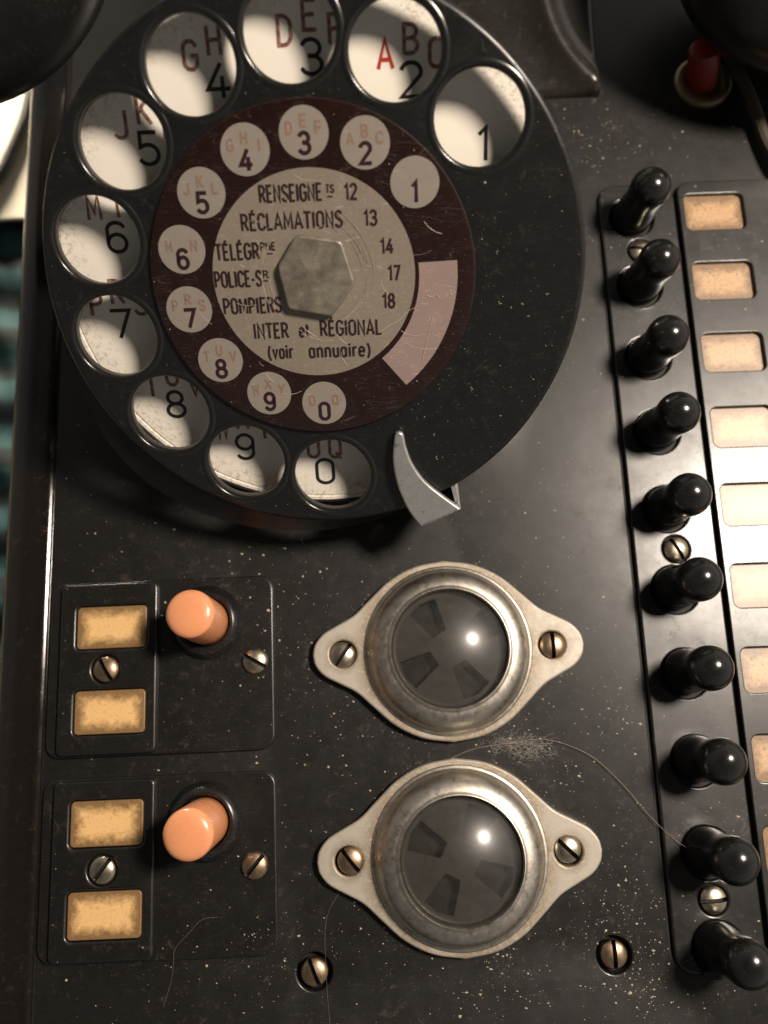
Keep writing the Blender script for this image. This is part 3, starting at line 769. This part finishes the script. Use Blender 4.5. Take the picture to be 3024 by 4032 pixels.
v = [(20.3, -35.2, .9), (20.3, -35.2, -9), (19.4, -31.9, -9), (19.4, -31.9, -1.9)]
v = v + [tuple(Vector(p) + Vector((-.6, -.15, 0))) for p in v]
part('side_web', mesh_from('side_web', v, [(0, 1, 2, 3), (7, 6, 5, 4), (0, 4, 5, 1), (1, 5, 6, 2), (2, 6, 7, 3), (3, 7, 4, 0)], M['alu'], 0), (0, 0, 0), 0, None, fs)

# --- handset rest moulded at the top of the housing: a shallow dish with a sharp crest
v = []; f = []
NX, NY = 60, 60
def rest_z(x, y):
    r = math.hypot(x - 58, y - 133); d = r - 24.5
    z0 = 1.3 + .30 * (y - 112)
    if d > 0: return z0 + 1.5 * math.exp(-(d / 2.2) ** 1.3) - min(d * .06, 1.5)
    return z0 + 1.5 - min(.10 * d * d, .4 - .34 * d) * 1.15
gx = [8 + (44.8 - 8) * i / NX for i in range(NX + 1)]; gy = [112 + 46 * j / NY for j in range(NY + 1)]
for y in gy:
    for x in gx:
        ex = min(44.8 - x, 1.2); ey = min(y - 112, 1.2)
        drop = (1.2 - ex) ** 2 * .5 + (1.2 - ey) ** 2 * .5
        v.append((x, y, rest_z(x, y) - drop))
W = NX + 1
for j in range(NY):
    for i in range(NX): q = j * W + i; f.append((q, q + 1, q + 1 + W, q + W))
o = len(v)
for i in range(W): v.append((gx[i], 112, -.5))
for i in range(NX): f.append((i, i + 1, o + i + 1, o + i))
o = len(v)
for j in range(NY + 1): v.append((44.8, gy[j], -.5))
for j in range(NY): f.append((j * W + NX, (j + 1) * W + NX, o + j + 1, o + j))
part('handset_rest', mesh_from('handset_rest', v, f, M['cradle'], 45))
rb = part('red_button', lathe('red_button', [(2.9, 0), (2.9, 7.4), (2.7, 7.8), (2.0, 8.0), (.01, 8.1)], M['red'], 40, False), (65.0, 114.3, 0), 0, 'dull red push button in shadow near the handset')
rb.rotation_euler = (R(-9), R(-14), 0)
part('button_ring', lathe('button_ring', [(5.5, 0), (5.4, .6), (4.9, 1.0), (4.2, 1.0), (3.5, .5), (3.4, .05), (.01, .05)], M['ringbrass'], 56, False), (65.1, 114.0, 0.05), 0, 'dull brass ring round the red button')

# ------------------------------------------------------------------ handset lying across the rest
hs = empty('handset', (0, 128, 30))
tag(hs, 'black telephone handset whose two rounded ends hang over the top corners', 'handset')
HO = Vector((0, 128, 30))
def ear(name, c, r, squash, axis, parent, mat):
    v, f = lathe_vf([(r * .45, -squash * r * 1.1), (r * .8, -squash * r * .95), (r * .97, -squash * r * .5), (r, 0), (r * .985, squash * r * .35), (r * .93, squash * r * .6), (r * .80, squash * r * .78), (r * .5, squash * r * .86), (.01, squash * r * .9)], 72, cap_top=False, cap_bot=True)
    q = Vector((0, 0, 1)).rotation_difference(Vector(axis).normalized())
    v = [q @ Vector(p) for p in v]
    return link(name, mesh_from(name, v, f, mat, 60), parent, Vector(c) - HO)
ear('earpiece', (-70, 125, 40), 33, .5, (.35, -.70, .62), hs, M['handset'])
ear('mouthpiece', (78, 125.5, 25.5), 24.5, .7, (-.30, -.70, .64), hs, M['handset'])
v, f = tube_vf(spline([(-70, 130, 46), (-62, 138, 62), (-35, 156, 74), (0, 162, 76), (35, 158, 68), (66, 146, 50), (81, 136, 30)], 8), 12, 24)
link('handle', mesh_from('handle', [p - HO for p in v], f, M['handset'], 60), hs)
v, f = tube_vf(spline([(69, 121, 2.2), (70.8, 116.2, 2.0), (72.4, 111, 2.0), (73.5, 105.5, 2.0), (74.6, 99, 2.0), (76.5, 93.5, 2.6), (80, 89, 3)], 8), 1.15, 10)
cd = link('cord', mesh_from('cord', [p - HO for p in v], f, M['braid']), hs)
cd['label'] = 'brown braided cord in the shadow right of the red button'

# ------------------------------------------------------------------ dust, hairs and lint
def in_lozenge(x, y, cx, cy):
    ax, ay = abs(x - cx), abs(y - cy)
    if math.hypot(ax, ay) < 15.2: return True
    return ax < 22.8 and ay < 9.0 * max(0, 1 - (ax - 11) / 12.5) + .8
def surf(x, y):
    if in_lozenge(x, y, 9.55, 8.05) or in_lozenge(x, y, 9.4, -23.9): return None
    if (x + 9.5) ** 2 / 44.5 ** 2 + (y - 66.5) ** 2 / 38.6 ** 2 < 1: return None
    for bx, by, br in ((-30.4, 14.3, 6.6), (-30.5, -17.2, 6.6), (-13.8, -39.9, 2.9), (32.4, -39.4, 2.9)):
        if math.hypot(x - bx, y - by) < br: return None
    if -59.5 < x < -56.8: return None
    if x < -56.8: return None
    for ya, yb in ((-6.6, 21.8), (-37.2, -9.8)):
        if -56.8 < x < -18.9 and ya - .3 < y < yb + .3:
            if x < -56 or x > -19.8 or y < ya + .5 or y > yb - .5: return None
            if x < -38.3: return 1.75 if (-54.2 < x < -52.8 or -40 < x < -39.3) else None
            return .85
    if x > 40.9 and -43.5 < y < 94:
        if x < 43 or y < -41.2 or y > 91.8: return None
        if x < 55.2:
            for ky in key_y:
                if math.hypot(x - 48.2, y - ky) < 4.5: return None
            for sx_, sy_, _ in sscr:
                if math.hypot(x - sx_, y - sy_) < 2.5: return None
            return .95
        if 57.9 > x: return None
        return 1.25 if min(abs(y - l) for l in lab_y) > 4.6 else None
    if y > 111: return None
    return 0.0
rnd = random.Random(3)
v = []; f = []
def fleck(p, size, zz):
    n = rnd.choice((3, 4, 5)); o = len(v); a0 = rnd.uniform(0, 6.28); el = rnd.uniform(.5, 1)
    for i in range(n):
        t = a0 + 6.283 * i / n; rr = size * rnd.uniform(.6, 1.2)
        v.append((p[0] + rr * math.cos(t), p[1] + rr * math.sin(t) * el, zz + .01))
    v.append((p[0], p[1], zz + size * .55))
    for i in range(n): f.append((o + i, o + (i + 1) % n, o + n))
cnt = 0
clumps = [(rnd.uniform(-10, 60), rnd.uniform(-47, 5)) for _ in range(22)] + [(rnd.uniform(-55, 60), rnd.uniform(-47, 105)) for _ in range(22)] + [(-13, -36), (43.5, -28), (44, 84)]
while cnt < 3200:
    x = rnd.uniform(-56, 72); y = rnd.uniform(-48, 108)
    if rnd.random() < .35:
        q_ = rnd.choice(clumps); x = rnd.gauss(q_[0], 3.2); y = rnd.gauss(q_[1], 3.2)
    w = .16 + .45 * max(0, 1 - math.hypot((x - 32) / 22, (y + 36) / 20)) + .35 * max(0, 1 - math.hypot((x + 18) / 18, (y - 12) / 24)) + .3 * max(0, 1 - math.hypot((x - 43) / 12, (y - 84) / 16))
    if rnd.random() > w: continue
    z = surf(x, y)
    if z is None: continue
    sz = min(.055 * math.exp(rnd.gauss(0, .7)), .3) if rnd.random() > .03 else rnd.uniform(.16, .3)
    fleck((x, y), sz, z); cnt += 1
# crumbs gathered round the edges of the bezels and plates
for _ in range(420):
    cx, cy = rnd.choice(((9.55, 8.05), (9.4, -23.9))); t = rnd.uniform(0, 6.283); rr = abs(rnd.gauss(0, .7)) + 14.9
    x, y = cx + rr * math.cos(t), cy + rr * math.sin(t)
    z = surf(x, y)
    if z is not None: fleck((x, y), min(.05 * math.exp(rnd.gauss(0, .6)), .2), z)
dm = link('dust', mesh_from('dust', v, f, M['dust'], 0)); tag(dm, 'pale dust specks scattered over the black panel', kind='stuff')
# dust on the dial, in the dial's own plane
v = []; f = []
cnt = 0
while cnt < 520:
    t = rnd.uniform(0, 6.283); r_ = 36.5 * math.sqrt(rnd.random()); x, y = r_ * math.cos(t), r_ * math.sin(t)
    if math.hypot(x, y) > 23 and any(math.hypot(x - hc(a_)[0], y - hc(a_)[1]) < 7.2 for a_ in hole_ang): continue
    if 22 < r_ < 22.8 or math.hypot(x, y) < 7.5: continue
    if not (-60 < math.degrees(t if t < math.pi else t - 2 * math.pi) < 30) and rnd.random() > .55: continue
    fleck((x, y), min(.035 * math.exp(rnd.gauss(0, .6)), .2), (.64 if r_ < 22.2 else 0.0)); cnt += 1
for _ in range(14):                                           # short fibres
    t = rnd.uniform(-1.2, .6); r_ = rnd.uniform(23.5, 35); x, y = r_ * math.cos(t), r_ * math.sin(t); a_ = rnd.uniform(0, 6.28); l_ = rnd.uniform(.15, .4)
    pts = [(x, y, .08), (x + l_ * math.cos(a_), y + l_ * math.sin(a_), .1), (x + l_ * 1.6 * math.cos(a_ + .7), y + l_ * 1.6 * math.sin(a_ + .7), 0.06)]
    if any(math.hypot(p[0] - hc(q)[0], p[1] - hc(q)[1]) < 7.2 for p in pts for q in hole_ang): continue
    a1, b1 = tube_vf(pts, .03, 4, len(v)); v += a1; f += b1
dd = link('dust', mesh_from('dust', v, f, M['dust'], 0), mat4=None)
dd.matrix_world = Matrix.Translation(-PO * S) @ DM @ Matrix.Identity(4); tag(dd, 'fine dust and fibres lying on the dial face', kind='stuff')

def hair(pts, r_, label, per=10):
    v, f = tube_vf(spline(pts, per), r_, 5)
    o = link('hair', mesh_from('hair', v, f, M['fibre'], 60)); tag(o, label, 'hair'); return o
hair([(8.5, -9.4, .1), (13, -7.9, .35), (18.6, -7.3, .5), (24.7, -7.0, .4), (31.2, -9.6, .6), (35.9, -14.1, .5), (39.8, -19.2, .7), (42.8, -22.5, 1.1), (45.4, -24.6, 2.2)], .045, 'long curved brown hair running from between the lenses to the ninth key')
hair([(-9.0, -27.9, .1), (-11.2, -31, .2), (-12.0, -34.1, .3), (-12.0, -40, .3), (-11.7, -46.5, .1), (-11.0, -51, .1)], .014, 'fine pale hair hanging down past the left ear of the lower lens')
hair([(-28.5, -31.3, .95), (-30.9, -31.5, 1.2), (-33.2, -33.6, 1.1), (-35.1, -35.6, 1.0), (-35.2, -37.6, 1.3), (-35.9, -40.5, .2), (-37, -43.8, .1)], .016, 'fine wavy hair lying over the lower button plate')
v = []; f = []
for _ in range(220):
    cx, cy = rnd.choice(((17.5, -7.1), (19.2, -7.4), (21, -8.4), (23.2, -8.2)))
    p = Vector((rnd.gauss(cx, 1.3), rnd.gauss(cy, .7), rnd.uniform(.1, .7))); d = rnd.uniform(0, 6.28); pts = [p]
    for k in range(5):
        d += rnd.gauss(0, .8); p = p + Vector((math.cos(d), math.sin(d) * .7, rnd.uniform(-.15, .15))) * rnd.uniform(.3, .6); p.z = min(max(p.z, .08), 1.0); pts.append(p)
    a1, b1 = tube_vf(pts, .009, 3, len(v)); v += a1; f += b1
lt = link('lint', mesh_from('lint', v, f, M['lint'], 0)); tag(lt, 'wispy grey tuft of lint caught between the two lens bezels', 'lint')
